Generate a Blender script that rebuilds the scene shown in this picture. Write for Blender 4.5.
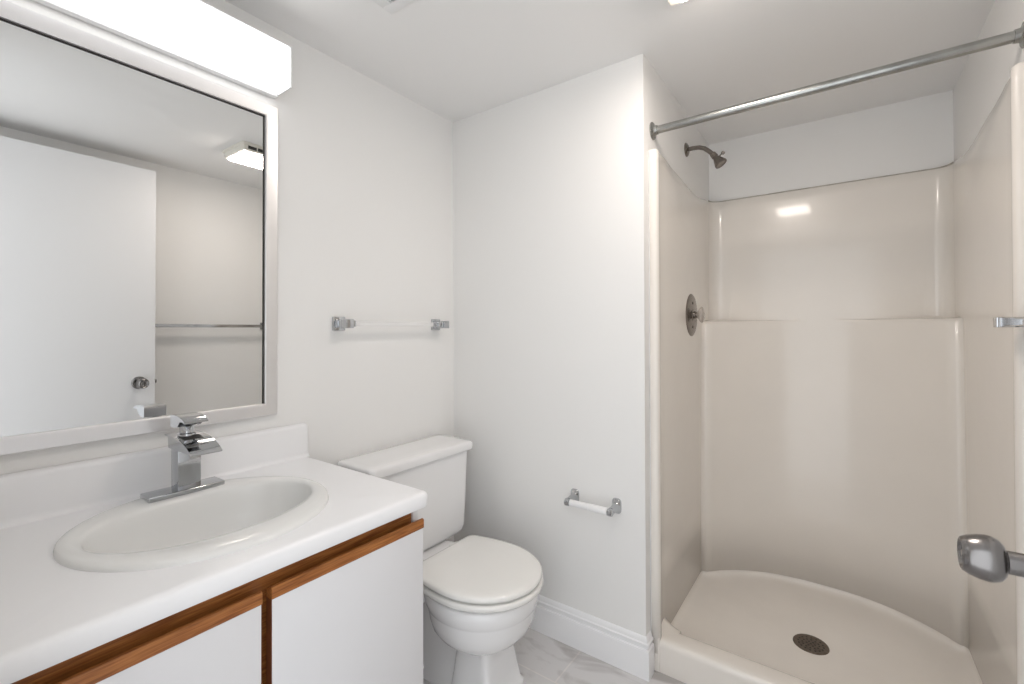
import bpy, bmesh, math
from mathutils import Vector, Matrix
PI = math.pi
for o in list(bpy.data.objects):
    bpy.data.objects.remove(o, do_unlink=True)
SC = bpy.context.scene
COL = SC.collection

# ------------------------------------------------------------------ camera, world, light, exposure
cam_data = bpy.data.cameras.new('camera')
cam = bpy.data.objects.new('camera', cam_data)
COL.objects.link(cam)
cam.location = (1.4314, -1.5362, 1.1826)
cam.rotation_euler = (Matrix.Rotation(0.6237, 3, 'Z') @ Matrix.Rotation(PI/2 + 0.0072, 3, 'X') @ Matrix.Rotation(-0.0028, 3, 'Z')).to_euler()
cam_data.sensor_fit = 'HORIZONTAL'
cam_data.sensor_width = 36.0
cam_data.lens = 457.5/1024*36.0
cam_data.shift_x = (512-511.66)/1024
cam_data.shift_y = (326.9-342)/1024
cam_data.clip_start = 0.02
SC.camera = cam

world = bpy.data.worlds.new('world')
SC.world = world
world.use_nodes = True
wb = world.node_tree.nodes['Background']
wb.inputs['Color'].default_value = (0.94, 0.97, 1.0, 1)
wb.inputs['Strength'].default_value = 1.42   # plain pale world, added as fill light through the doorway; no hallway built

VANITY_E = 1.55
FAN_E = 30.0
SC.view_settings.view_transform = 'Standard'
SC.view_settings.look = 'None'
SC.view_settings.gamma = 1.0
SC.view_settings.use_curve_mapping = False
SC.view_settings.exposure = 0.56

# ------------------------------------------------------------------ materials
def mat(name, col, rough=0.5, metal=0.0, coat=0.0, spec=None, bump=None, var=None, ior=None, trans=0.0):
    m = bpy.data.materials.new(name); m.use_nodes = True
    nt = m.node_tree; b = nt.nodes['Principled BSDF']
    b.inputs['Base Color'].default_value = (*col, 1)
    b.inputs['Roughness'].default_value = rough
    b.inputs['Metallic'].default_value = metal
    b.inputs['Coat Weight'].default_value = coat
    b.inputs['Coat Roughness'].default_value = 0.06
    if spec is not None: b.inputs['Specular IOR Level'].default_value = spec
    if ior: b.inputs['IOR'].default_value = ior
    b.inputs['Transmission Weight'].default_value = trans
    tc = nt.nodes.new('ShaderNodeTexCoord')
    if bump:
        n = nt.nodes.new('ShaderNodeTexNoise'); n.inputs['Scale'].default_value = bump[0]; n.inputs['Detail'].default_value = 3
        nt.links.new(tc.outputs['Object'], n.inputs['Vector'])
        bp = nt.nodes.new('ShaderNodeBump'); bp.inputs['Strength'].default_value = bump[1]; bp.inputs['Distance'].default_value = bump[2]
        nt.links.new(n.outputs['Fac'], bp.inputs['Height']); nt.links.new(bp.outputs['Normal'], b.inputs['Normal'])
    if var:
        n2 = nt.nodes.new('ShaderNodeTexNoise'); n2.inputs['Scale'].default_value = var[0]; n2.inputs['Detail'].default_value = 4
        nt.links.new(tc.outputs['Object'], n2.inputs['Vector'])
        r = nt.nodes.new('ShaderNodeValToRGB')
        r.color_ramp.elements[0].position = 0.3; r.color_ramp.elements[1].position = 0.7
        k = var[1]
        r.color_ramp.elements[0].color = (*[c*(1-k) for c in col], 1)
        r.color_ramp.elements[1].color = (*[min(1, c*(1+k)) for c in col], 1)
        nt.links.new(n2.outputs['Fac'], r.inputs['Fac']); nt.links.new(r.outputs['Color'], b.inputs['Base Color'])
    return m

M = {}
M['wall'] = mat('wall_paint', (0.885, 0.878, 0.862), 0.55, spec=0.3, bump=(260, 0.06, 0.002))
M['ceiling'] = mat('ceiling_paint', (0.90, 0.893, 0.884), 0.7, spec=0.2, bump=(180, 0.08, 0.002))
M['trim'] = mat('trim_paint', (0.92, 0.92, 0.93), 0.3, bump=(60, 0.02, 0.001))
M['door'] = mat('door_paint', (0.82, 0.82, 0.825), 0.35, bump=(120, 0.03, 0.001))
M['laminate'] = mat('white_laminate', (0.92, 0.92, 0.93), 0.28, bump=(300, 0.02, 0.0005))
M['slab'] = mat('white_door_laminate', (0.76, 0.76, 0.775), 0.4, bump=(300, 0.02, 0.0005))
M['porcelain'] = mat('porcelain', (0.90, 0.895, 0.895), 0.1, coat=0.5, var=(3, 0.005))
M['sink'] = mat('sink_porcelain', (0.85, 0.85, 0.835), 0.25, coat=0.15, var=(3, 0.005))
M['seat'] = mat('seat_plastic', (0.88, 0.87, 0.84), 0.18, coat=0.3, var=(4, 0.012))
M['fiberglass'] = mat('shower_fiberglass', (0.85, 0.805, 0.748), 0.24, coat=0.35, bump=(9, 0.05, 0.01), var=(5, 0.012))
M['pan'] = mat('shower_pan_fiberglass', (0.858, 0.815, 0.762), 0.32, coat=0.1, bump=(150, 0.06, 0.002), var=(6, 0.02))
M['chrome'] = mat('chrome', (0.52, 0.53, 0.545), 0.07, 1.0, var=(20, 0.02))
M['nickel'] = mat('brushed_nickel', (0.25, 0.24, 0.235), 0.24, 1.0, bump=(400, 0.05, 0.0005), var=(30, 0.04))
M['pewter'] = mat('tarnished_nickel', (0.23, 0.205, 0.185), 0.25, 1.0, bump=(90, 0.1, 0.001), var=(60, 0.15))
M['steel_rod'] = mat('worn_steel_tube', (0.40, 0.405, 0.39), 0.27, 1.0, bump=(60, 0.05, 0.001), var=(14, 0.14))
M['frame'] = mat('silver_frame', (0.80, 0.79, 0.79), 0.32, 0.75, bump=(300, 0.02, 0.0005), var=(6, 0.02))
M['mirror'] = mat('mirror_silver', (0.80, 0.805, 0.80), 0.01, 1.0, var=(3, 0.004))
M['dark'] = mat('dark_gap', (0.03, 0.028, 0.026), 0.6, var=(20, 0.1))
M['drain'] = mat('tarnished_drain_metal', (0.16, 0.13, 0.105), 0.35, 1.0, bump=(120, 0.2, 0.001), var=(60, 0.2))
M['acrylic'] = mat('clear_acrylic', (1, 1, 1), 0.04, ior=1.2, trans=0.9, bump=(40, 0.02, 0.0005))
M['white_plastic'] = mat('white_plastic', (0.86, 0.86, 0.86), 0.3, bump=(100, 0.02, 0.0005))
M['fan_plastic'] = mat('fan_plastic', (0.78, 0.75, 0.68), 0.4, bump=(100, 0.02, 0.0005))
M['caulk'] = mat('caulk_line', (0.50, 0.46, 0.41), 0.7, var=(30, 0.2))

def emis(name, col, e, base=(0.85, 0.85, 0.85)):
    m = mat(name, base, 0.35, bump=(200, 0.03, 0.0005))
    b = m.node_tree.nodes['Principled BSDF']
    b.inputs['Emission Color'].default_value = (*col, 1)
    b.inputs['Emission Strength'].default_value = e
    return m
M['vanity_glow'] = emis('vanity_diffuser', (0.985, 0.99, 1.0), VANITY_E)
M['fan_glow'] = emis('fan_lens', (1.0, 0.90, 0.82), FAN_E)

def oak():
    m = mat('oak', (0.4, 0.17, 0.06), 0.38)
    nt = m.node_tree; b = nt.nodes['Principled BSDF']
    tc = nt.nodes.new('ShaderNodeTexCoord'); mp = nt.nodes.new('ShaderNodeMapping')
    mp.inputs['Scale'].default_value = (40, 3.0, 60)
    n = nt.nodes.new('ShaderNodeTexNoise'); n.inputs['Scale'].default_value = 4; n.inputs['Detail'].default_value = 6; n.inputs['Distortion'].default_value = 0.6
    r = nt.nodes.new('ShaderNodeValToRGB')
    r.color_ramp.elements[0].position = 0.32; r.color_ramp.elements[0].color = (0.20, 0.060, 0.012, 1)
    r.color_ramp.elements[1].position = 0.66; r.color_ramp.elements[1].color = (0.43, 0.165, 0.042, 1)
    nt.links.new(tc.outputs['Object'], mp.inputs['Vector']); nt.links.new(mp.outputs['Vector'], n.inputs['Vector'])
    nt.links.new(n.outputs['Fac'], r.inputs['Fac']); nt.links.new(r.outputs['Color'], b.inputs['Base Color'])
    bp = nt.nodes.new('ShaderNodeBump'); bp.inputs['Strength'].default_value = 0.15; bp.inputs['Distance'].default_value = 0.001
    nt.links.new(n.outputs['Fac'], bp.inputs['Height']); nt.links.new(bp.outputs['Normal'], b.inputs['Normal'])
    return m
M['oak'] = oak()
M['oak_dark'] = mat('oak_edge', (0.16, 0.05, 0.018), 0.45, var=(30, 0.2))

def marble_tile():
    m = mat('marble_tile', (0.7, 0.69, 0.68), 0.3)
    nt = m.node_tree; b = nt.nodes['Principled BSDF']; L = nt.links.new
    tc = nt.nodes.new('ShaderNodeTexCoord')
    mp = nt.nodes.new('ShaderNodeMapping'); mp.inputs['Rotation'].default_value = (0, 0, 0.25)
    mp.inputs['Scale'].default_value = (2.2, 5.0, 1)
    L(tc.outputs['Object'], mp.inputs['Vector'])
    n = nt.nodes.new('ShaderNodeTexNoise'); n.inputs['Scale'].default_value = 1.6; n.inputs['Detail'].default_value = 7; n.inputs['Distortion'].default_value = 1.4
    L(mp.outputs['Vector'], n.inputs['Vector'])
    r = nt.nodes.new('ShaderNodeValToRGB')
    r.color_ramp.elements[0].position = 0.36; r.color_ramp.elements[0].color = (0.44, 0.42, 0.41, 1)
    r.color_ramp.elements[1].position = 0.56; r.color_ramp.elements[1].color = (0.70, 0.69, 0.69, 1)
    L(n.outputs['Fac'], r.inputs['Fac'])
    bk = nt.nodes.new('ShaderNodeTexBrick')
    mp2 = nt.nodes.new('ShaderNodeMapping'); mp2.inputs['Location'].default_value = (-0.035, 0.505, 0)
    L(tc.outputs['Object'], mp2.inputs['Vector']); L(mp2.outputs['Vector'], bk.inputs['Vector'])
    bk.inputs['Scale'].default_value = 1.0; bk.inputs['Brick Width'].default_value = 0.61; bk.inputs['Row Height'].default_value = 0.305
    bk.inputs['Mortar Size'].default_value = 0.003; bk.inputs['Mortar Smooth'].default_value = 0.2; bk.offset = 0.5
    bk.inputs['Color1'].default_value = (1, 1, 1, 1); bk.inputs['Color2'].default_value = (0.93, 0.93, 0.93, 1); bk.inputs['Mortar'].default_value = (1.12, 1.1, 1.08, 1)
    mx = nt.nodes.new('ShaderNodeMix'); mx.data_type = 'RGBA'; mx.blend_type = 'MULTIPLY'; mx.inputs['Factor'].default_value = 1
    L(r.outputs['Color'], mx.inputs['A']); L(bk.outputs['Color'], mx.inputs['B']); L(mx.outputs['Result'], b.inputs['Base Color'])
    return m
M['tile'] = marble_tile()

# ------------------------------------------------------------------ helpers
def obj(name, bm, m, parent=None, smooth=35, recalc=True):
    if recalc: bmesh.ops.recalc_face_normals(bm, faces=bm.faces)
    me = bpy.data.meshes.new(name)
    bm.to_mesh(me); bm.free()
    me.materials.append(M[m] if isinstance(m, str) else m)
    if smooth:
        for p in me.polygons: p.use_smooth = True
        me.set_sharp_from_angle(angle=math.radians(smooth))
    o = bpy.data.objects.new(name, me); COL.objects.link(o)
    if parent: o.parent = parent; o.matrix_parent_inverse = Matrix.Translation(-Vector(parent.location))
    return o
def tag(o, label, cat, group=None, kind=None):
    if label: o['label'] = label
    if cat: o['category'] = cat
    if group: o['group'] = group
    if kind: o['kind'] = kind
    return o
def thing(name, label, cat, loc, group=None):
    o = bpy.data.objects.new(name, None); o.empty_display_size = 0.05
    o.location = loc; COL.objects.link(o)
    return tag(o, label, cat, group)
def box(bm, x0, x1, y0, y1, z0, z1, bev=0.0, seg=2):
    r = bmesh.ops.create_cube(bm, size=1.0)
    vs = r['verts']
    for v in vs:
        v.co = Vector((x0 + (v.co.x+.5)*(x1-x0), y0 + (v.co.y+.5)*(y1-y0), z0 + (v.co.z+.5)*(z1-z0)))
    if bev > 0:
        es = list({e for v in vs for e in v.link_edges})
        bmesh.ops.bevel(bm, geom=es, offset=bev, segments=seg, affect='EDGES', profile=0.5)
    return bm
def BX(*a, **k): return box(bmesh.new(), *a, **k)
def loft(bm, rings, cap0=True, cap1=True, closed=True):
    R = [[bm.verts.new(p) for p in r] for r in rings]
    n = len(R[0])
    for a, b in zip(R, R[1:]):
        for i in range(n if closed else n-1):
            j = (i+1) % n
            bm.faces.new((a[i], a[j], b[j], b[i]))
    if cap0: bm.faces.new(R[0])
    if cap1: bm.faces.new(list(reversed(R[-1])))
    return R
def lathe(bm, prof, origin, axis, n=40, cap=True):
    ax = Vector(axis).normalized()
    u = ax.orthogonal().normalized(); v = ax.cross(u)
    o = Vector(origin)
    rings = [[o + ax*h + (u*math.cos(2*PI*i/n) + v*math.sin(2*PI*i/n))*max(r, 1e-4) for i in range(n)] for r, h in prof]
    loft(bm, rings, cap, cap)
    return bm
def tube(bm, pts, rad, n=20):
    pts = [Vector(p) for p in pts]
    rad = rad if isinstance(rad, (list, tuple)) else [rad]*len(pts)
    rings = []; u = None
    for k, p in enumerate(pts):
        t = (pts[min(k+1, len(pts)-1)] - pts[max(k-1, 0)]).normalized()
        u = t.orthogonal().normalized() if u is None else (u - t*u.dot(t)).normalized()
        v = t.cross(u)
        rings.append([p + (u*math.cos(2*PI*i/n) + v*math.sin(2*PI*i/n))*rad[k] for i in range(n)])
    loft(bm, rings)
    return bm
def superell(cx, cy, z, af, ab, hw, e=2.0, n=72):
    pts = []
    for i in range(n):
        t = 2*PI*i/n; c, s = math.cos(t), math.sin(t)
        x = (af if c > 0 else ab)*math.copysign(abs(c)**(2/e), c)
        y = hw*math.copysign(abs(s)**(2/e), s)
        pts.append((cx+x, cy+y, z))
    return pts
def prism_y(bm, prof, y0, y1):
    loft(bm, [[(x, y, z) for x, z in prof] for y in (y0, y1)]); return bm
def prism_x(bm, prof, x0, x1):
    loft(bm, [[(x, y, z) for y, z in prof] for x in (x0, x1)]); return bm
def struct(name, bm, m, label=None, cat=None, smooth=0):
    o = obj(name, bm, m, smooth=smooth)
    return tag(o, label, cat, kind='structure')

# ------------------------------------------------------------------ room shell
C = 2.133; W = 0.886; XR = 1.800; D = 0.962; YF = -1.48
struct('floor', BX(-0.1, XR+0.1, -1.75, D+0.1, -0.1, 0), 'tile', 'floor of grey-veined white marble-look tiles', 'floor')
struct('ceiling', BX(-0.1, XR+0.1, -1.62, D+0.1, C, C+0.1), 'ceiling', 'plain off-white painted ceiling over the whole bathroom', 'ceiling')
struct('wall_left', BX(-0.1, 0, -1.62, 0, 0, C), 'wall', 'white painted wall behind mirror, vanity and toilet tank', 'wall')
struct('wall_back', BX(-0.1, W, 0, D, 0, C), 'wall', 'white wall with toilet paper holder, ending at the shower', 'wall')
struct('wall_rear', BX(-0.1, XR+0.1, D, D+0.1, 0, C), 'wall', 'painted strip of wall above the rear panel of shower', 'wall')
struct('wall_right', BX(XR, XR+0.1, -1.62, D, 0, C), 'wall', 'painted right-hand wall carrying the chrome towel bar', 'wall')
bm = bmesh.new()
box(bm, -0.1, 0.80, -1.60, YF, 0, C); box(bm, 1.69, XR+0.1, -1.60, YF, 0, C); box(bm, 0.80, 1.69, -1.60, YF, 2.07, C)
struct('wall_front', bm, 'wall', 'wall around the doorway the camera looks in through', 'wall')

def base_prof(h=0.137):
    return [(0, 0), (0.015, 0), (0.015, h-0.042), (0.0145, h-0.0395), (0.0090, h-0.0375), (0.0085, h-0.030), (0.0120, h-0.0265), (0.0120, h-0.020), (0.0085, h-0.0165), (0.0075, h-0.010), (0.0045, h-0.003), (0.002, h), (0, h)]
# baseboard along the end wall, mitred round the end of the wing wall
bm = bmesh.new()
P = base_prof()
loft(bm, [[(0.0, -d, z) for d, z in P], [(W+d, -d, z) for d, z in P], [(W+d, 0.040, z) for d, z in P]])
struct('baseboard_back', bm, 'trim', 'white moulded baseboard along the wall beside the toilet', 'baseboard', smooth=25)
bm = bmesh.new(); loft(bm, [[(d, -0.70, z) for d, z in P], [(d, -0.016, z) for d, z in P]])
struct('baseboard_left', bm, 'trim', 'white moulded baseboard behind the toilet', 'baseboard', smooth=25)
bm = bmesh.new(); loft(bm, [[(XR-d, YF, z) for d, z in P], [(XR-d, 0.040, z) for d, z in P]])
struct('baseboard_right', bm, 'trim', 'white moulded baseboard along the wall behind the door', 'baseboard', smooth=25)
# door lining in the doorway
bm = bmesh.new()
box(bm, 0.80, 0.815, -1.60, YF, 0, 2.07); box(bm, 1.675, 1.69, -1.60, YF, 0, 2.07); box(bm, 0.80, 1.69, -1.60, YF, 2.055, 2.07)
struct('trim_1', bm, 'trim', 'white lining of the doorway', 'door trim')

# door, standing open along the right-hand wall
door = struct('door_1', BX(1.640, 1.675, -1.440, -0.640, 0.012, 2.045, bev=0.002), 'door', 'flat white door standing open in front of the towel bar', 'door')
def pchild(name, bm, m, parent, smooth=35):
    return obj(name, bm, m, parent, smooth)
kb = pchild('door_knob', lathe(bmesh.new(), [
    (0.0138, 0.0), (0.0138, 0.0425), (0.0155, 0.0440), (0.0205, 0.0455), (0.0252, 0.0495), (0.0276, 0.0555), (0.0280, 0.0610), (0.0268, 0.0690), (0.0238, 0.0780), (0.0205, 0.0838), (0.0185, 0.0848), (0.0168, 0.0838), (0.0152, 0.0815), (0.009, 0.0795), (0.0, 0.079)],
    (1.640, -0.712, 0.892), (-1, 0, 0), 48), 'nickel', door)
pchild('rose', lathe(bmesh.new(), [(0.033, 0), (0.033, 0.003), (0.029, 0.008), (0.018, 0.0095), (0.014, 0.010)], (1.640, -0.712, 0.892), (-1, 0, 0), 48), 'nickel', kb)
pchild('lock_button', lathe(bmesh.new(), [(0.005, 0.077), (0.005, 0.0825), (0.004, 0.0835)], (1.640, -0.712, 0.892), (-1, 0, 0), 20), 'nickel', kb)
bm = bmesh.new(); box(bm, 1.646, 1.669, -0.6405, -0.6385, 0.864, 0.920, 0.0008); box(bm, 1.652, 1.663, -0.6385, -0.629, 0.883, 0.901, 0.002)
pchild('latch', bm, 'nickel', door)
kb2 = pchild('door_knob', lathe(bmesh.new(), [
    (0.0115, 0.0), (0.0115, 0.030), (0.013, 0.032), (0.021, 0.034), (0.0265, 0.039), (0.0297, 0.047), (0.0303, 0.054), (0.0288, 0.062), (0.0255, 0.070), (0.0195, 0.0765), (0.0, 0.0775)],
    (1.675, -0.712, 0.892), (1, 0, 0), 48), 'nickel', door)
for hz in (0.25, 1.05, 1.85):
    pchild('hinge', lathe(bmesh.new(), [(0.006, -0.045), (0.006, 0.045)], (1.669, -1.446, hz), (0, 0, 1), 16), 'nickel', door)

# ------------------------------------------------------------------ shower stall
sh = thing('shower_stall', 'off-white one-piece fibreglass shower stall with a low curb', 'shower', (1.343, 0.06, 0))
NB = 36
def arc_corner(cx, cy, r, a0, a1, n):
    return [(cx + r*math.cos(a0+(a1-a0)*k/n), cy + r*math.sin(a0+(a1-a0)*k/n)) for k in range(n+1)]
XL, XRS = 0.897, XR-0.011
def flange_left():
    return [(0.8885, 0.0480), (0.895, 0.0460), (0.906, 0.0455), (0.912, 0.048), (0.9155, 0.054), (0.9160, 0.062), (0.9145, 0.072), (0.9095, 0.086), (0.9040, 0.098), (0.8995, 0.115), (XL, 0.140)]
def mirror_x(p): return (0.886+1.800-p[0], p[1])
def plan_upper(yb=0.946):
    L = flange_left()
    r = 0.055
    L += [(XL, 0.14+(yb-r-0.14)*k/14) for k in range(1, 14)]
    L += arc_corner(XL+r, yb-r, r, PI, PI/2, 8)
    mid = 1.343
    half = [(XL+r+(mid-XL-r)*k/(NB//2), yb) for k in range(1, NB//2+1)]
    A = L + half
    return A + [mirror_x(p) for p in reversed(A[:-1])]
def plan_lower(yc, ym):
    L = flange_left(); r = 0.022
    mid = 1.343; hw = mid-XL
    def arc(x): return yc + (ym-yc)*(1-abs((x-mid)/hw)**2.6)
    yk = arc(XL+r)
    L += [(XL, 0.14+(yk-r-0.14)*k/14) for k in range(1, 14)]
    L += arc_corner(XL+r, yk-r, r, PI, PI/2, 8)
    xs = [XL+r+(mid-XL-r)*k/(NB//2) for k in range(1, NB//2+1)]
    half = [(x, arc(x)) for x in xs]
    A = L + half
    return A + [mirror_x(p) for p in reversed(A[:-1])]
ZP = 0.064
plo0 = plan_lower(0.688, 0.890); plo1 = plan_lower(0.725, 0.930); pup = plan_upper(); pub = plan_upper(0.930)
def lerp2(a, b, t): return [(p[0]+(q[0]-p[0])*t, p[1]+(q[1]-p[1])*t) for p, q in zip(a, b)]
def ztop(p):
    y = p[1]
    if y < 0.10: return 1.812
    t = min(1, (y-0.10)/0.22); t = t*t*(3-2*t)
    z = 1.838 - 0.024*t
    u = max(0, min(1, (y-0.32)/0.3)); u = u*u*(3-2*u)
    z -= 0.018*u
    v = max(0, min(1, (y-0.68)/0.22)); v = v*v*(3-2*v)
    z += 0.028*v
    if y < 0.16: z = 1.812 + (z-1.812)*((y-0.10)/0.06)
    return z
bm = bmesh.new()
rings = []
for z, t in ((ZP, 0), (0.35, .2), (0.7, .5), (1.0, .8), (1.205, 1)):
    rings.append([(x, y, z) for x, y in lerp2(plo0, plo1, t)])
rings.append([(x, y, 1.215) for x, y in lerp2(plo1, pub, 0.05)])
rings.append([(x, y, 1.2215) for x, y in lerp2(plo1, pub, 0.18)])
rings.append([(x, y, 1.2235) for x, y in lerp2(plo1, pub, 0.5)])
rings.append([(x, y, 1.2245) for x, y in lerp2(plo1, pub, 0.93)])
rings.append([(x, y, 1.232) for x, y in pub])
for f in (0.25, 0.5, 0.75, 0.93):
    rings.append([(x, y, 1.232+(ztop((x, y))-1.232)*f) for x, y in lerp2(pub, pup, f)])
rings.append([(x, y, ztop((x, y))-0.004) for x, y in pup])
def outw(p, d):
    x, y = p
    if y < 0.11: return (x + (-d if x < 1.343 else d)*(0.0 if abs(x-1.343) > .435 else 1), y + d*0.5)
    x2 = min(max(x + (-d if x < 1.343 else d), W+0.005), XR-0.005) if (x < XL+0.06 or x > XRS-0.06) else x
    return (x2, min(y + (d if y > 0.88 else 0), D-0.004))
rings.append([(*outw(p, 0.003), ztop(p)) for p in pup])
rings.append([(*outw(p, 0.014), ztop(p)+0.0015) for p in pup])
loft(bm, rings, False, False, closed=False)
sur = obj('surround', bm, 'fiberglass', sh, smooth=50)
s = sur.modifiers.new('solid', 'SOLIDIFY'); s.thickness = 0.002; s.offset = 1
# bottom pan: rings shrinking towards the drain, coved all round
out = [p for p in plo0 if p[1] > 0.13]
out = [(plo0[10][0], 0.150)] + [p for p in out if p[1] > 0.152] + [(2.686-plo0[10][0], 0.150)]
nf = 30
x1, x0 = out[-1][0], out[0][0]
front = [(x1+(x0-x1)*k/nf, 0.150 - 0.016*math.sin(PI*min(1, k/3.0, (nf-k)/3.0)/2)) for k in range(1, nf)]
full = out + front
dc = Vector((1.335, 0.462))
bm = bmesh.new()
def nearest_inset(d):
    res = []
    n = len(full)
    for i, p in enumerate(full):
        v = Vector(p); L = (dc-v).length
        res.append(v + (dc-v)*(d/L) if d < L else dc)
    return res
prings = []
for d, z in ((0, ZP), (0.0007, 0.0595), (0.0025, 0.0550), (0.006, 0.0505), (0.0115, 0.0465), (0.019, 0.0432), (0.029, 0.0405), (0.042, 0.0388), (0.058, 0.0377), (0.08, 0.0370)):
    prings.append([(v.x, v.y, z) for v in nearest_inset(d)])
last = nearest_inset(0.08)
for t in (0.15, 0.3, 0.45, 0.6, 0.75, 0.88):
    prings.append([(*(v + (dc-v)*t), 0.037-0.005*t) for v in last])
R = loft(bm, prings, False, True)
pan = obj('shower_pan', bm, 'pan', sh, smooth=60)
s = pan.modifiers.new('solid', 'SOLIDIFY'); s.thickness = 0.005; s.offset = 1
# curb
prof = [(0.050, 0.0), (0.048, 0.088), (0.049, 0.098), (0.053, 0.106), (0.060, 0.110), (0.075, 0.112), (0.110, 0.112), (0.124, 0.110), (0.133, 0.1065), (0.1365, 0.102), (0.141, 0.085), (0.141, 0.0)]
obj('curb', prism_x(bmesh.new(), prof, 0.905, 1.781), 'fiberglass', sh, smooth=50)
# upswept gussets where the curb meets the side walls, and the feet of the side flanges
for sgn in (1, -1):
    bm = bmesh.new(); rr = []
    def sx(x): return x if sgn > 0 else 2.686-x
    for k in range(11):
        t = k/10; h = 0.022*(1-t)**2.0
        x = sx(0.900 + 0.062*t)
        rr.append([(x, 0.075, 0.1105), (x, 0.110, 0.1118+h*0.3), (x, 0.138, 0.111+h*0.8), (x, 0.146+0.012*(1-t), 0.107+h), (x, 0.150+0.016*(1-t), 0.100+h*0.7), (x, 0.150+0.012*(1-t), 0.085), (x, 0.10, 0.085)])
    loft(bm, rr)
    obj('curb_end', bm, 'fiberglass', sh, smooth=60)
    a0, a1 = sorted((sx(0.8875), sx(0.9165)))
    obj('flange_foot', BX(a0, a1, 0.0455, 0.078, 0.0, 0.118, 0.004, 3), 'fiberglass', sh, smooth=50)
# drain grate with round holes
dr = obj('drain', lathe(bmesh.new(), [(0.020, 0.002), (0.050, 0.002), (0.0545, 0.003), (0.056, 0.0015), (0.057, -0.002), (0.02, -0.002)], (dc.x, dc.y, 0.0328), (0, 0, 1), 48), 'drain', sh, smooth=60)
bm = bmesh.new()
for rad, n in ((0.0, 1), (0.013, 6), (0.026, 12), (0.039, 16)):
    for k in range(n):
        a = 2*PI*k/n
        lathe(bm, [(0.0033, -0.001), (0.0033, 0.0006)], (dc.x+rad*math.cos(a), dc.y+rad*math.sin(a), 0.0348), (0, 0, 1), 12)
obj('drain_holes', bm, 'dark', dr)
# caulk bead along the top of the panels
bm = bmesh.new()
tp = [(min(max(p[0], W+0.0015), XR-0.0015), min(p[1]+(0.010 if p[1] > 0.88 else 0), D-0.0015), ztop(p)+0.0055) for p in pup if p[1] > 0.885]
tube(bm, tp, 0.0028, 8)
obj('caulk', bm, 'caulk', sh)

for x in (W+0.0026, XR-0.0026):
    obj('caulk', tube(bmesh.new(), [(x, 0.0475, 0.0), (x, 0.0475, 0.9), (x, 0.0475, 1.812)], 0.0022, 8), 'white_plastic', sh)
# shower fittings on the wing wall
XS = W
t = thing('showerhead', 'tarnished nickel shower head on a bent arm above the stall', 'shower head', (XS, 0.533, 1.970))
obj('flange', lathe(bmesh.new(), [(0.030, 0.0), (0.030, 0.002), (0.027, 0.006), (0.018, 0.011), (0.0105, 0.013)], (XS, 0.533, 1.970), (1, 0, 0), 36), 'pewter', t)
arm = [(XS+0.002, 0.533, 1.970), (XS+0.03, 0.533, 1.9705), (XS+0.055, 0.533, 1.968), (XS+0.076, 0.533, 1.959), (XS+0.092, 0.533, 1.945), (XS+0.110, 0.533, 1.926)]
obj('arm', tube(bmesh.new(), arm, 0.0092, 20), 'pewter', t)
dv = Vector((0.56, 0, -0.83)).normalized(); e = Vector(arm[-1]) - dv*0.004
hd = obj('head', lathe(bmesh.new(), [(0.0105, 0.0), (0.0125, 0.002), (0.0125, 0.012), (0.0135, 0.013), (0.0135, 0.020), (0.0115, 0.022), (0.0125, 0.026), (0.017, 0.036), (0.0235, 0.052), (0.0255, 0.056), (0.0255, 0.063), (0.0225, 0.0645), (0.020, 0.062), (0.0, 0.061)], e, dv, 32), 'pewter', t)
pv = Vector((0.8, 0.0, 0.6)); q = e + dv*0.030 + pv*0.010
obj('spray_lever', lathe(bmesh.new(), [(0.003, 0.0), (0.003, 0.014), (0.007, 0.016), (0.007, 0.026), (0.005, 0.028)], q, pv, 16), 'pewter', hd)

t = thing('shower_valve', 'round nickel shower valve plate with a clear knob', 'shower valve', (XL, 0.556, 1.247))
XV = XL+0.001
obj('escutcheon', lathe(bmesh.new(), [(0.093, 0.0), (0.093, 0.002), (0.090, 0.004), (0.076, 0.006), (0.050, 0.008), (0.026, 0.009), (0.024, 0.012), (0.014, 0.013)], (XV, 0.556, 1.247), (1, 0, 0), 48), 'pewter', t)
obj('stem', lathe(bmesh.new(), [(0.016, 0.010), (0.016, 0.020), (0.013, 0.023), (0.013, 0.030)], (XV, 0.556, 1.247), (1, 0, 0), 24), 'pewter', t)
bm = bmesh.new()
rings = []
for r, h in ((0.012, 0.027), (0.018, 0.029), (0.020, 0.032), (0.026, 0.035), (0.031, 0.039), (0.0325, 0.044), (0.031, 0.049), (0.025, 0.0515), (0.008, 0.052)):
    rings.append([(XV+h, 0.556+r*(1+0.06*math.cos(8*a))*math.cos(a), 1.247+r*(1+0.06*math.cos(8*a))*math.sin(a)) for a in [2*PI*k/48 for k in range(48)]])
loft(bm, rings)
M['smoky'] = mat('clear_knob_acrylic', (0.80, 0.74, 0.68), 0.08, trans=0.55, ior=1.45, bump=(40, 0.05, 0.001))
obj('knob', bm, 'smoky', t)
for zz in (1.247+0.052, 1.247-0.052):
    obj('screw', lathe(bmesh.new(), [(0.006, 0.003), (0.006, 0.0095), (0.004, 0.0105)], (XV, 0.556, zz), (1, 0, 0), 16), 'pewter', t)

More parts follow.
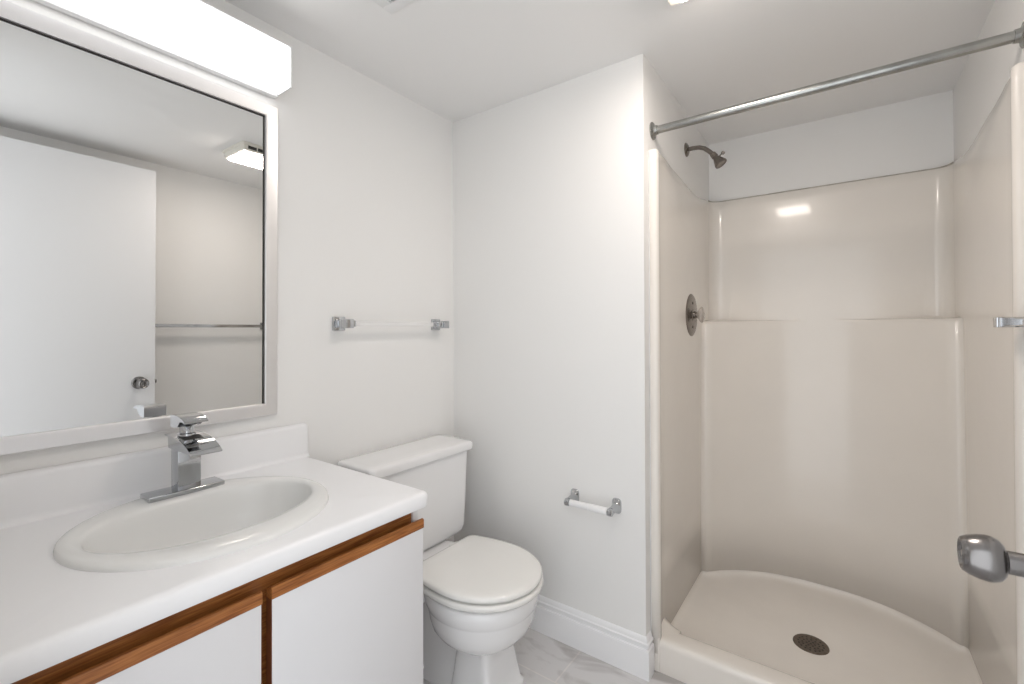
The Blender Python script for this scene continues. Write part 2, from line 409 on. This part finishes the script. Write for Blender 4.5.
# shower curtain rod
t = thing('shower_curtain_rod', 'bare worn steel shower curtain rod across the stall opening', 'curtain rod', (1.343, 0.090, 1.897))
obj('rod', tube(bmesh.new(), [(W+0.002, 0.090, 1.896), (XR-0.002, 0.090, 1.898)], 0.0137, 32), 'steel_rod', t)
for x, ax in ((W, 1), (XR, -1)):
    obj('flange', lathe(bmesh.new(), [(0.031, 0.0), (0.031, 0.003), (0.029, 0.005), (0.021, 0.0065), (0.0170, 0.010), (0.0158, 0.020), (0.0135, 0.0205)], (x, 0.090, 1.896 if ax > 0 else 1.898), (ax, 0, 0), 36), 'steel_rod', t)

# ------------------------------------------------------------------ vanity
V0, V1 = -1.475, -0.716
van = thing('bathroom_vanity', 'white two-door bathroom vanity with oak pull strips', 'vanity', (0.28, -1.09, 0))
bm = bmesh.new()
box(bm, 0.002, 0.540, V1-0.016, V1, 0.0, 0.738); box(bm, 0.002, 0.540, V0, V0+0.016, 0.0, 0.738)
box(bm, 0.002, 0.540, V0+0.016, V1-0.016, 0.10, 0.116); box(bm, 0.002, 0.008, V0+0.016, V1-0.016, 0.116, 0.738)
box(bm, 0.470, 0.486, V0+0.016, V1-0.016, 0.0, 0.10)
obj('carcass', bm, 'slab', van)
bm = bmesh.new()
box(bm, 0.515, 0.534, V0, V1-0.002, 0.655, 0.738); box(bm, 0.522, 0.542, V0, V1-0.002, 0.10, 0.14)
for y0, y1 in ((V0, V0+0.04), (V1-0.042, V1-0.002), (-1.135, -1.085)): box(bm, 0.510, 0.530, y0, y1, 0.14, 0.655)
obj('face_frame', bm, 'oak', van, smooth=0)
for y0, y1 in ((-1.101, V1), (V0, -1.118)):
    d = obj('door', BX(0.543, 0.562, y0+0.0013, y1-0.0013, 0.105, 0.6785, 0.001), 'slab', van)
    prof = [(0.543, 0.6785), (0.5625, 0.6785), (0.5635, 0.680), (0.5635, 0.698), (0.562, 0.701), (0.557, 0.702), (0.551, 0.696), (0.547, 0.693), (0.543, 0.694)]
    w = obj('pull_strip', prism_y(bmesh.new(), prof, y0, y1), 'oak', d, smooth=30); w['label'] = 'oak pull strip along the door top'
    ye = y0 if y1 == V1 else y1-0.0012
    w = obj('edge_band', BX(0.543, 0.5615, ye, ye+0.0012, 0.105, 0.6785), 'oak_dark', d, smooth=0); w['label'] = 'brown wood edge of the door'

# countertop with an oval cut-out and backsplash
ZC = 0.7765
SX, SY, SAX, SAY = 0.296, -1.102, 0.235, 0.247
CX0, CX1, CY0, CY1 = 0.002, 0.582, YF+0.001, -0.7125
def rrect_ray(a, x0, x1, y0, y1, r):
    # hit of a ray from the sink centre with a rectangle whose front-right corner is rounded
    dx, dy = math.cos(a), math.sin(a)
    ts = []
    if dx > 1e-9: ts.append((x1-SX)/dx)
    if dx < -1e-9: ts.append((x0-SX)/dx)
    if dy > 1e-9: ts.append((y1-SY)/dy)
    if dy < -1e-9: ts.append((y0-SY)/dy)
    tt = min(t for t in ts if t > 0)
    x, y = SX+dx*tt, SY+dy*tt
    cx, cy = x1-r, y1-r
    if x > cx and y > cy:
        ox, oy = SX-cx, SY-cy
        b = ox*dx+oy*dy; c = ox*ox+oy*oy-r*r
        disc = b*b-c
        if disc > 0: tt = -b+math.sqrt(disc); x, y = SX+dx*tt, SY+dy*tt
    return x, y
corner_a = [math.atan2(yy-SY, xx-SX) % (2*PI) for xx in (CX0, CX1) for yy in (CY0, CY1)]
cr = math.atan2(CY1-SY, CX1-SX)
angs = sorted(set([2*PI*k/120 for k in range(120)] + corner_a + [(cr+0.004*k) % (2*PI) for k in range(-14, 15)]))
def hole(k, z): return [(SX+SAX*k*math.cos(a), SY+SAY*k*math.sin(a), z) for a in angs]
def outer(ins, z): return [(*rrect_ray(a, CX0, CX1-ins, CY0, CY1-ins, max(0.016-ins*0.6, 0.004)), z) for a in angs]
bm = bmesh.new()
loft(bm, [hole(0.93, ZC-0.038), hole(0.93, ZC), outer(0.016, ZC), outer(0.009, ZC-0.0008), outer(0.0045, ZC-0.003), outer(0.0015, ZC-0.0065), outer(0, ZC-0.012), outer(0, ZC-0.034), outer(0.003, ZC-0.038), outer(0.04, ZC-0.038), hole(0.93, ZC-0.038)], False, False)
bmesh.ops.remove_doubles(bm, verts=bm.verts, dist=1e-5)
ct = tag(obj('countertop', bm, 'laminate', smooth=40), 'white countertop with a rounded front edge on the vanity', 'countertop')
prof = [(0.002, ZC), (0.030, ZC), (0.0265, ZC+0.003), (0.0235, ZC+0.008), (0.022, ZC+0.016), (0.022, ZC+0.092), (0.0205, ZC+0.099), (0.016, ZC+0.104), (0.008, ZC+0.106), (0.002, ZC+0.106)]
bm = prism_y(bmesh.new(), prof, CY0, CY1)
es = [e for e in bm.edges if all(abs(v.co.y-CY1) < 1e-6 for v in e.verts) and all(v.co.z > ZC+0.012 for v in e.verts) and not all(abs(v.co.x-0.002) < 1e-5 for v in e.verts)]
bmesh.ops.bevel(bm, geom=es, offset=0.006, segments=3, affect='EDGES', profile=0.5)
obj('backsplash', bm, 'laminate', ct, smooth=50)

# oval sink
bcx, bcy, bax, bay = 0.292, -1.094, 0.146, 0.215
def ell(cx, cy, ax, ay, z, n=96): return [(cx+ax*math.cos(2*PI*k/n), cy+ay*math.sin(2*PI*k/n), z) for k in range(n)]
def mixe(t, z, kb=1.0):
    return ell(SX+(bcx-SX)*t, SY+(bcy-SY)*t, SAX+(bax*kb-SAX)*t, SAY+(bay*kb-SAY)*t, z)
rings = [ell(SX, SY, SAX, SAY, ZC-0.0005), ell(SX, SY, SAX-0.001, SAY-0.001, ZC+0.003), mixe(0.04, ZC+0.0065), mixe(0.12, ZC+0.0095), mixe(0.25, ZC+0.0115), mixe(0.45, ZC+0.0120), mixe(0.7, ZC+0.0105), mixe(0.88, ZC+0.0075), mixe(0.97, ZC+0.003), mixe(1.0, ZC-0.003)]
for k, z in ((0.985, -0.012), (0.965, -0.03), (0.93, -0.055), (0.87, -0.082), (0.76, -0.108), (0.6, -0.125), (0.4, -0.134), (0.2, -0.138), (0.11, -0.139)):
    rings.append(ell(bcx, bcy, bax*k, bay*k, ZC+z))
rings = rings + [[(x, y, z-0.006) for x, y, z in rings[-1]]] + [ell(bcx, bcy, bax*k, bay*k, ZC+z-0.008) for k, z in ((0.4, -0.134), (0.78, -0.108), (0.9, -0.082), (0.97, -0.055), (1.0, -0.03))] + [mixe(0.8, ZC-0.008, 1.0) if False else ell(SX, SY, SAX*0.92, SAY*0.92, ZC-0.0005)]
bm = bmesh.new(); loft(bm, rings, False, False)
sk = tag(obj('sink', bm, 'sink', smooth=60), 'oval white drop-in sink set in the countertop', 'sink')
obj('drain', lathe(bmesh.new(), [(0.012, 0.0), (0.023, 0.001), (0.025, 0.004), (0.021, 0.0045), (0.016, 0.003), (0.0, 0.005)], (bcx, bcy, ZC-0.1405), (0, 0, 1), 32), 'chrome', sk)

# faucet
FY = -1.082; FZ = ZC+0.0115
fa = thing('faucet', 'chrome waterfall faucet on the rear rim of sink', 'faucet', (0.105, FY, FZ))
obj('base_plate', BX(0.078, 0.137, FY-0.0870, FY+0.0750, FZ-0.003, FZ+0.0095, 0.0032, 3), 'chrome', fa)
bm = bmesh.new(); box(bm, 0.079, 0.124, FY-0.0245, FY+0.0245, FZ+0.007, FZ+0.128, 0.0012)
obj('body', bm, 'chrome', fa)
# spout: a wide sheet that runs forward from the body top and curls down, with low cheeks
path = [(0.062, 0.1385), (0.090, 0.1385), (0.118, 0.1380), (0.142, 0.1360), (0.165, 0.1325), (0.185, 0.1275), (0.202, 0.1215), (0.215, 0.1155), (0.225, 0.1090)]
def sheet(bm, path, y0, y1, th):
    rr = []
    for k, (x, z) in enumerate(path):
        a = path[max(k-1, 0)]; b = path[min(k+1, len(path)-1)]
        tx, tz = b[0]-a[0], b[1]-a[1]; L = math.hypot(tx, tz); nx, nz = tz/L, -tx/L
        rr.append([(x, y0, FZ+z), (x, y1, FZ+z), (x+nx*th, y1, FZ+z+nz*th), (x+nx*th, y0, FZ+z+nz*th)])
    loft(bm, rr)
bm = bmesh.new(); sheet(bm, path, FY-0.033, FY+0.033, 0.0035)
sp = obj('spout', bm, 'chrome', fa, smooth=40)
# curved web under the sheet (side cheeks of the spout)
bm = bmesh.new()
low = [(0.078, 0.106), (0.092, 0.106), (0.118, 0.1055), (0.138, 0.106), (0.160, 0.107), (0.180, 0.1075), (0.197, 0.1085), (0.210, 0.1085), (0.2215, 0.1080)]
rr = []
for (x, z), (lx, lz) in zip(path, low):
    rr.append([(max(x-0.002, 0.078), FY-0.0315, FZ+z-0.002), (max(x-0.002, 0.078), FY+0.0315, FZ+z-0.002), (lx, FY+0.0300, FZ+lz), (lx, FY-0.0300, FZ+lz)])
loft(bm, rr)
obj('spout_underside', bm, 'chrome', sp, smooth=40)
bm = bmesh.new()
sheet(bm, [(0.126, 0.1378), (0.142, 0.1363), (0.152, 0.1349), (0.160, 0.1336)], FY-0.024, FY+0.018, 0.0008)
obj('water_slot', bm, 'dark', sp, smooth=40)
bm = bmesh.new()
def mark(y0, y1, ta=0.171, tb=0.174):
    sheet(bm, [(0.190, 0.12615), (0.1935, 0.1248)], y0, y1, 0.0004)
mark(FY-0.026, FY-0.013)
for k in range(4): mark(FY-0.008+0.0065*k, FY-0.0045+0.0065*k)
obj('engraving', bm, 'pewter', sp)
obj('handle_neck', lathe(bmesh.new(), [(0.019, 0.0), (0.019, 0.005), (0.015, 0.007), (0.015, 0.020), (0.017, 0.0245)], (0.120, FY-0.005, FZ+0.1385), (0, 0, 1), 32), 'chrome', fa)
hp = [(x+0.028, a+0.002, b+0.002) for x, a, b in ((0.074, 0.187, 0.160), (0.084, 0.189, 0.160), (0.104, 0.1895, 0.160), (0.118, 0.189, 0.164), (0.132, 0.187, 0.1765), (0.148, 0.183, 0.178), (0.160, 0.1785, 0.175))]
rr = [[(x, FY-0.0335, FZ+zt), (x, FY+0.0165, FZ+zt), (x, FY+0.0165, FZ+zb), (x, FY-0.0335, FZ+zb)] for x, zt, zb in hp]
bm = bmesh.new(); loft(bm, rr)
obj('handle', bm, 'chrome', fa, smooth=30)

# ------------------------------------------------------------------ mirror and vanity light
MY0, MY1, MZ0, MZ1 = -1.465, -0.811, 0.925, 1.874
mi = thing('wall_mirror', 'wide silver-framed mirror hung over the countertop', 'mirror', (0.0, -1.14, 0.925))
mi.rotation_euler = (0, 0.0047, 0)   # hangs leaning slightly forward
FW = 0.038
def frame_rings():
    pr = [(0.0, 0.0), (0.0, 0.016), (0.003, 0.019), (FW-0.006, 0.0165), (FW-0.001, 0.0145), (FW, 0.006), (FW, 0.0)]
    corners = [(MY0, MZ0, 1, 1), (MY1, MZ0, -1, 1), (MY1, MZ1, -1, -1), (MY0, MZ1, 1, -1)]
    rs = []
    for y, z, sy, sz in corners + corners[:1]:
        rs.append([(0.001+h, y+sy*d, z+sz*d) for d, h in pr])
    return rs
bm = bmesh.new(); loft(bm, frame_rings(), False, False); bmesh.ops.remove_doubles(bm, verts=bm.verts, dist=1e-6)
obj('frame', bm, 'frame', mi, smooth=20)
obj('glass', BX(0.002, 0.008, MY0+FW-0.004, MY1-FW+0.004, MZ0+FW-0.004, MZ1-FW+0.004), 'mirror', mi, smooth=0)
bm = bmesh.new()
gy0, gy1, gz0, gz1 = MY0+FW, MY1-FW, MZ0+FW, MZ1-FW
box(bm, 0.008, 0.0095, gy0, gy1, gz1-0.0035, gz1); box(bm, 0.008, 0.0095, gy1-0.0035, gy1, gz0, gz1)
obj('glass_edge', bm, 'dark', mi, smooth=0)

LY0, LY1, LZ0, LZ1, LX = -1.43, -0.815, 1.912, 2.030, 0.100
vl = thing('vanity_light', 'long white glowing light box above the mirror', 'light fixture', (0.0, -1.12, 1.912))
obj('housing', BX(0.001, 0.022, LY0-0.006, LY1+0.004, LZ0-0.006, LZ1+0.004, 0.002), 'white_plastic', vl)
obj('top_light_block', BX(0.0225, LX+0.002, LY0-0.0045, LY1+0.0045, LZ1+0.0005, LZ1+0.004, 0.001), 'white_plastic', vl)  # unseen plate, added so the diffuser throws no light upward
obj('diffuser', BX(0.0225, LX, LY0, LY1, LZ0, LZ1, 0.006, 3), 'vanity_glow', vl)
for y0, y1 in ((LY1+0.0002, LY1+0.0045), (LY0-0.0045, LY0-0.0002)):
    obj('end_cap', BX(0.0225, LX+0.002, y0, y1, LZ0-0.002, LZ1, 0.0015), 'white_plastic', vl)

# ------------------------------------------------------------------ toilet
TY = -0.351
to = thing('toilet', 'white two-piece toilet with closed lid beside the vanity', 'toilet', (0.35, TY, 0))
rings = []
for z, cx, af, ab, hw, e in ((0.0, 0.474, 0.089, 0.091, 0.106, 8), (0.014, 0.474, 0.088, 0.091, 0.105, 8), (0.020, 0.474, 0.081, 0.087, 0.097, 8), (0.07, 0.473, 0.073, 0.080, 0.088, 8), (0.125, 0.472, 0.066, 0.075, 0.081, 7), (0.172, 0.471, 0.061, 0.070, 0.077, 5),
                         (0.177, 0.468, 0.070, 0.078, 0.086, 3.2), (0.183, 0.464, 0.094, 0.098, 0.106, 2.5), (0.192, 0.460, 0.122, 0.124, 0.128, 2.25), (0.209, 0.457, 0.148, 0.148, 0.149, 2.15), (0.232, 0.455, 0.167, 0.165, 0.164, 2.1), (0.260, 0.454, 0.178, 0.174, 0.172, 2.05), (0.289, 0.452, 0.184, 0.178, 0.175, 2.05), (0.295, 0.452, 0.186, 0.180, 0.1765, 2.05), (0.300, 0.451, 0.190, 0.184, 0.180, 2.05), (0.322, 0.450, 0.194, 0.190, 0.182, 2.1), (0.341, 0.450, 0.194, 0.190, 0.1815, 2.1), (0.347, 0.450, 0.189, 0.186, 0.177, 2.1), (0.350, 0.450, 0.172, 0.172, 0.161, 2.1)):
    rings.append(superell(cx, TY, z, af, ab, hw, e))
bm = bmesh.new(); loft(bm, rings)
obj('bowl', bm, 'porcelain', to, smooth=60)
rings = [superell(0.245, TY, z, 0.185, 0.185, hw, e) for z, hw, e in ((0.0, 0.092, 6), (0.016, 0.091, 6), (0.024, 0.078, 5), (0.10, 0.062, 4), (0.19, 0.064, 4), (0.25, 0.085, 4), (0.30, 0.110, 4), (0.345, 0.118, 4))]
bm = bmesh.new(); loft(bm, rings)
obj('trapway', bm, 'porcelain', to, smooth=60)
# deck that carries the tank
obj('deck', BX(0.045, 0.30, TY-0.130, TY+0.130, 0.27, 0.3635, 0.012, 4), 'porcelain', to, smooth=60)
def lid_outline(z, grow=0.0, xb=0.268, k=1.0):
    cx, af, hw, r = 0.452, 0.208+grow, 0.187+grow, 0.030
    xb = xb-grow
    pts = [(cx+af*math.sin(PI*t/48), -hw*math.cos(PI*t/48)) for t in range(49)]
    def side(x): return hw*(1-0.17*((cx-x)/(cx-xb))**2)
    xe = xb+r
    pts += [(cx+(xe-cx)*t/14, side(cx+(xe-cx)*t/14)) for t in range(1, 14)]
    ye = side(xe)
    pts += [(xe-r*math.sin(PI/2*t/8), ye-r+r*math.cos(PI/2*t/8)) for t in range(9)]
    half = pts[25:]
    pts += [(x, -y) for x, y in reversed(pts[49:])]
    return [(0.45+(x-0.45)*k, TY+y*k, z) for x, y in pts]
rings = [lid_outline(0.3545, -0.008), lid_outline(0.3565, -0.001), lid_outline(0.361, 0.003), lid_outline(0.368, 0.0035), lid_outline(0.3735, 0.002), lid_outline(0.376, -0.004)]
bm = bmesh.new(); loft(bm, rings)
obj('seat', bm, 'seat', to, smooth=60)
rings = [lid_outline(0.3815, -0.009), lid_outline(0.383, -0.002), lid_outline(0.388, 0.0), lid_outline(0.395, -0.001), lid_outline(0.3985, -0.004), lid_outline(0.4005, -0.010), lid_outline(0.4020, 0, k=0.90), lid_outline(0.4025, 0, k=0.8), lid_outline(0.4030, 0, k=0.5), lid_outline(0.4032, 0, k=0.1)]
bm = bmesh.new(); loft(bm, rings)
obj('seat_lid', bm, 'seat', to, smooth=60)
for y in (TY-0.085, TY+0.085):
    obj('seat_hinge', BX(0.240, 0.285, y-0.022, y+0.022, 0.357, 0.3835, 0.006, 3), 'seat', to)
# tank
def rr_ring(x0, x1, y0, y1, z, r, n=8):
    pts = []
    for cx, cy, a in ((x1-r, y1-r, 0), (x0+r, y1-r, PI/2), (x0+r, y0+r, PI), (x1-r, y0+r, 1.5*PI)):
        for k in range(n+1):
            b = a + PI/2*k/n; pts.append((cx+r*math.cos(b), cy+r*math.sin(b), z))
    return pts
TT = -0.356
rings = [rr_ring(0.030, 0.176, TT-0.180, TT+0.180, 0.367, 0.03), rr_ring(0.026, 0.183, TT-0.206, TT+0.206, 0.372, 0.03), rr_ring(0.023, 0.189, TT-0.220, TT+0.220, 0.385, 0.024), rr_ring(0.022, 0.191, TT-0.2255, TT+0.2255, 0.405, 0.022),
         rr_ring(0.020, 0.195, TT-0.229, TT+0.229, 0.55, 0.020), rr_ring(0.018, 0.199, TT-0.234, TT+0.234, 0.6995, 0.020)]
bm = bmesh.new(); loft(bm, rings)
obj('tank', bm, 'porcelain', to, smooth=60)
a = (0.008, 0.213, TT-0.2535, TT+0.2535)
def li(d, z, r=0.022): return rr_ring(a[0]+d, a[1]-d, a[2]+d, a[3]-d, z, r)
rings = [li(0.005, 0.699), li(0.0015, 0.7005), li(0, 0.704), li(0, 0.724), li(0.0015, 0.7285), li(0.005, 0.732), li(0.011, 0.734), li(0.03, 0.735), li(0.06, 0.7355)]
bm = bmesh.new(); loft(bm, rings)
obj('tank_lid', bm, 'porcelain', to, smooth=60)
for y in (TY-0.1085, TY+0.1085):
    obj('bolt_cap', lathe(bmesh.new(), [(0.012, 0.0), (0.012, 0.008), (0.008, 0.016), (0.001, 0.018)], (0.25, TY+math.copysign(0.078, y-TY), 0.012), (0, 0, 1), 20), 'white_plastic', to)

# ------------------------------------------------------------------ toilet paper holder
th = thing('toilet_paper_holder', 'empty chrome toilet paper holder with white roller', 'toilet paper holder', (0.70, 0, 0.56))
for x, s in ((0.617, 1), (0.783, -1)):
    bm = bmesh.new()
    rr = []
    for h, w, zz in ((0.0, 0.0175, 0.0265), (0.003, 0.0175, 0.0265), (0.006, 0.0155, 0.0245), (0.013, 0.0115, 0.017), (0.020, 0.0095, 0.0125), (0.045, 0.009, 0.0115), (0.052, 0.0095, 0.0125)):
        ring = []
        for k in range(32):
            t_ = 2*PI*k/32; c, q = math.cos(t_), math.sin(t_); e = 3.5
            ring.append((x+w*math.copysign(abs(c)**(2/e), c), -h, 0.560-h*0.09+zz*math.copysign(abs(q)**(2/e), q)))
        rr.append(ring)
    loft(bm, rr)
    lathe(bm, [(0.009, -0.0095), (0.0125, -0.008), (0.0135, 0.0), (0.0125, 0.008), (0.009, 0.0095)], (x, -0.058, 0.5545), (1, 0, 0), 24)
    obj('post', bm, 'chrome', th, smooth=40)
bm = bmesh.new()
lathe(bm, [(0.008, 0.0), (0.0115, 0.002), (0.0122, 0.004), (0.0122, 0.078), (0.0108, 0.0785), (0.0108, 0.080), (0.0128, 0.0805), (0.0128, 0.144), (0.0118, 0.146), (0.008, 0.148)], (0.626, -0.058, 0.5545), (1, 0, 0), 28)
obj('roller', bm, 'white_plastic', th)

# ------------------------------------------------------------------ towel bars
def towel_bar(wall, label, loc, ys, z, xw, sx, bar_mat, half_bar):
    t = thing('towel_bar', label, 'towel bar', loc, None)
    for k, y in enumerate(ys):
        bm = bmesh.new()
        def X(h): return xw + sx*h
        def bb(h0, h1, yy, zz, bev):
            a0, a1 = sorted((X(h0), X(h1))); box(bm, a0, a1, y-yy, y+yy, z-zz, z+zz, bev)
        bb(0.0, 0.009, 0.024, 0.024, 0.002); bb(0.009, 0.017, 0.0165, 0.0165, 0.003); bb(0.017, 0.042, 0.0125 if sx > 0 else 0.0115, 0.0125 if sx > 0 else 0.0118, 0.001); bb(0.042, 0.072, 0.0155, 0.0155 if sx > 0 else 0.0118, 0.0025 if sx > 0 else 0.001)
        obj('post', bm, 'chrome', t)
        bm = bmesh.new(); dy = 1 if k == 0 else -1
        yy = sorted((y+dy*0.0155, y+dy*0.026)); a0, a1 = sorted((X(0.046), X(0.068)))
        box(bm, a0, a1, yy[0], yy[1], z-0.011, z+0.011, 0.002)
        obj('collar', bm, 'chrome', t)
    a0, a1 = sorted((X(0.057-half_bar), X(0.057+half_bar)))
    obj('bar', BX(a0, a1, ys[0]+0.02, ys[1]-0.02, z-half_bar, z+half_bar, 0.0015), bar_mat, t)
    return t
towel_bar('left', 'towel bar with clear bar above the toilet tank', (0, -0.34, 1.207), (-0.590, -0.118), 1.207, 0.0, 1, 'acrylic', 0.0085)
towel_bar('right', 'all-chrome towel bar on the wall behind the door', (XR, -0.30, 1.198), (-0.665, 0.015), 1.198, XR, -1, 'chrome', 0.0095)

# ------------------------------------------------------------------ ceiling fixtures
fx0, fx1, fy0, fy1, fz = 1.045, 1.270, -0.450, -0.225, 2.096
fn = thing('exhaust_fan', 'lit exhaust fan with slotted housing on the ceiling before the shower', 'exhaust fan', (1.16, -0.34, 2.133))
bm = bmesh.new()
loft(bm, [rr_ring(fx0-0.012, fx1+0.012, fy0-0.012, fy1+0.012, 2.1325, 0.008, 3), rr_ring(fx0-0.010, fx1+0.010, fy0-0.010, fy1+0.010, 2.127, 0.008, 3), rr_ring(fx0-0.002, fx1+0.002, fy0-0.002, fy1+0.002, 2.122, 0.006, 3), rr_ring(fx0, fx1, fy0, fy1, fz+0.003, 0.006, 3), rr_ring(fx0+0.003, fx1-0.003, fy0+0.003, fy1-0.003, fz, 0.006, 3)])
obj('housing', bm, 'fan_plastic', fn)
bm = bmesh.new()
loft(bm, [rr_ring(fx0+0.028, fx1-0.012, fy0+0.012, fy1-0.012, fz-0.0002, 0.008, 4), rr_ring(fx0+0.028, fx1-0.012, fy0+0.012, fy1-0.012, fz-0.007, 0.008, 4), rr_ring(fx0+0.034, fx1-0.018, fy0+0.018, fy1-0.018, fz-0.011, 0.008, 4)])
obj('lens', bm, 'fan_glow', fn)
bm = bmesh.new()
n = 4
for k in range(n):
    y0 = fy0+0.016+(fy1-fy0-0.032)*k/n
    box(bm, fx0-0.0018, fx0+0.004, y0+0.003, y0+(fy1-fy0-0.032)/n-0.003, 2.1035, 2.1195)
obj('grille', bm, 'dark', fn, smooth=0)

vx0, vx1, vy0, vy1 = 0.350, 0.605, -0.895, -0.640
vt = thing('ceiling_vent', 'small white slotted vent in the ceiling above the toilet', 'vent', (0.47, -0.77, 2.133))
bm = bmesh.new()
for q in ((vx0, vx1, vy0, vy0+0.034), (vx0, vx1, vy1-0.034, vy1), (vx0, vx0+0.034, vy0+0.034, vy1-0.034), (vx1-0.034, vx1, vy0+0.034, vy1-0.034)):
    box(bm, *q, 2.125, 2.1328, 0.002)
obj('frame', bm, 'white_plastic', vt)
obj('backing', BX(vx0+0.02, vx1-0.02, vy0+0.02, vy1-0.02, 2.1312, 2.1326), 'dark', vt, smooth=0)
bm = bmesh.new()
for k in range(11):
    x = vx0+0.040+0.0175*k
    loft(bm, [[(x-0.006, y, 2.1305), (x+0.006, y, 2.1235), (x+0.0068, y, 2.1245), (x-0.0052, y, 2.1315)] for y in (vy0+0.0335, vy1-0.0335)])
obj('louvres', bm, 'white_plastic', vt, smooth=0)
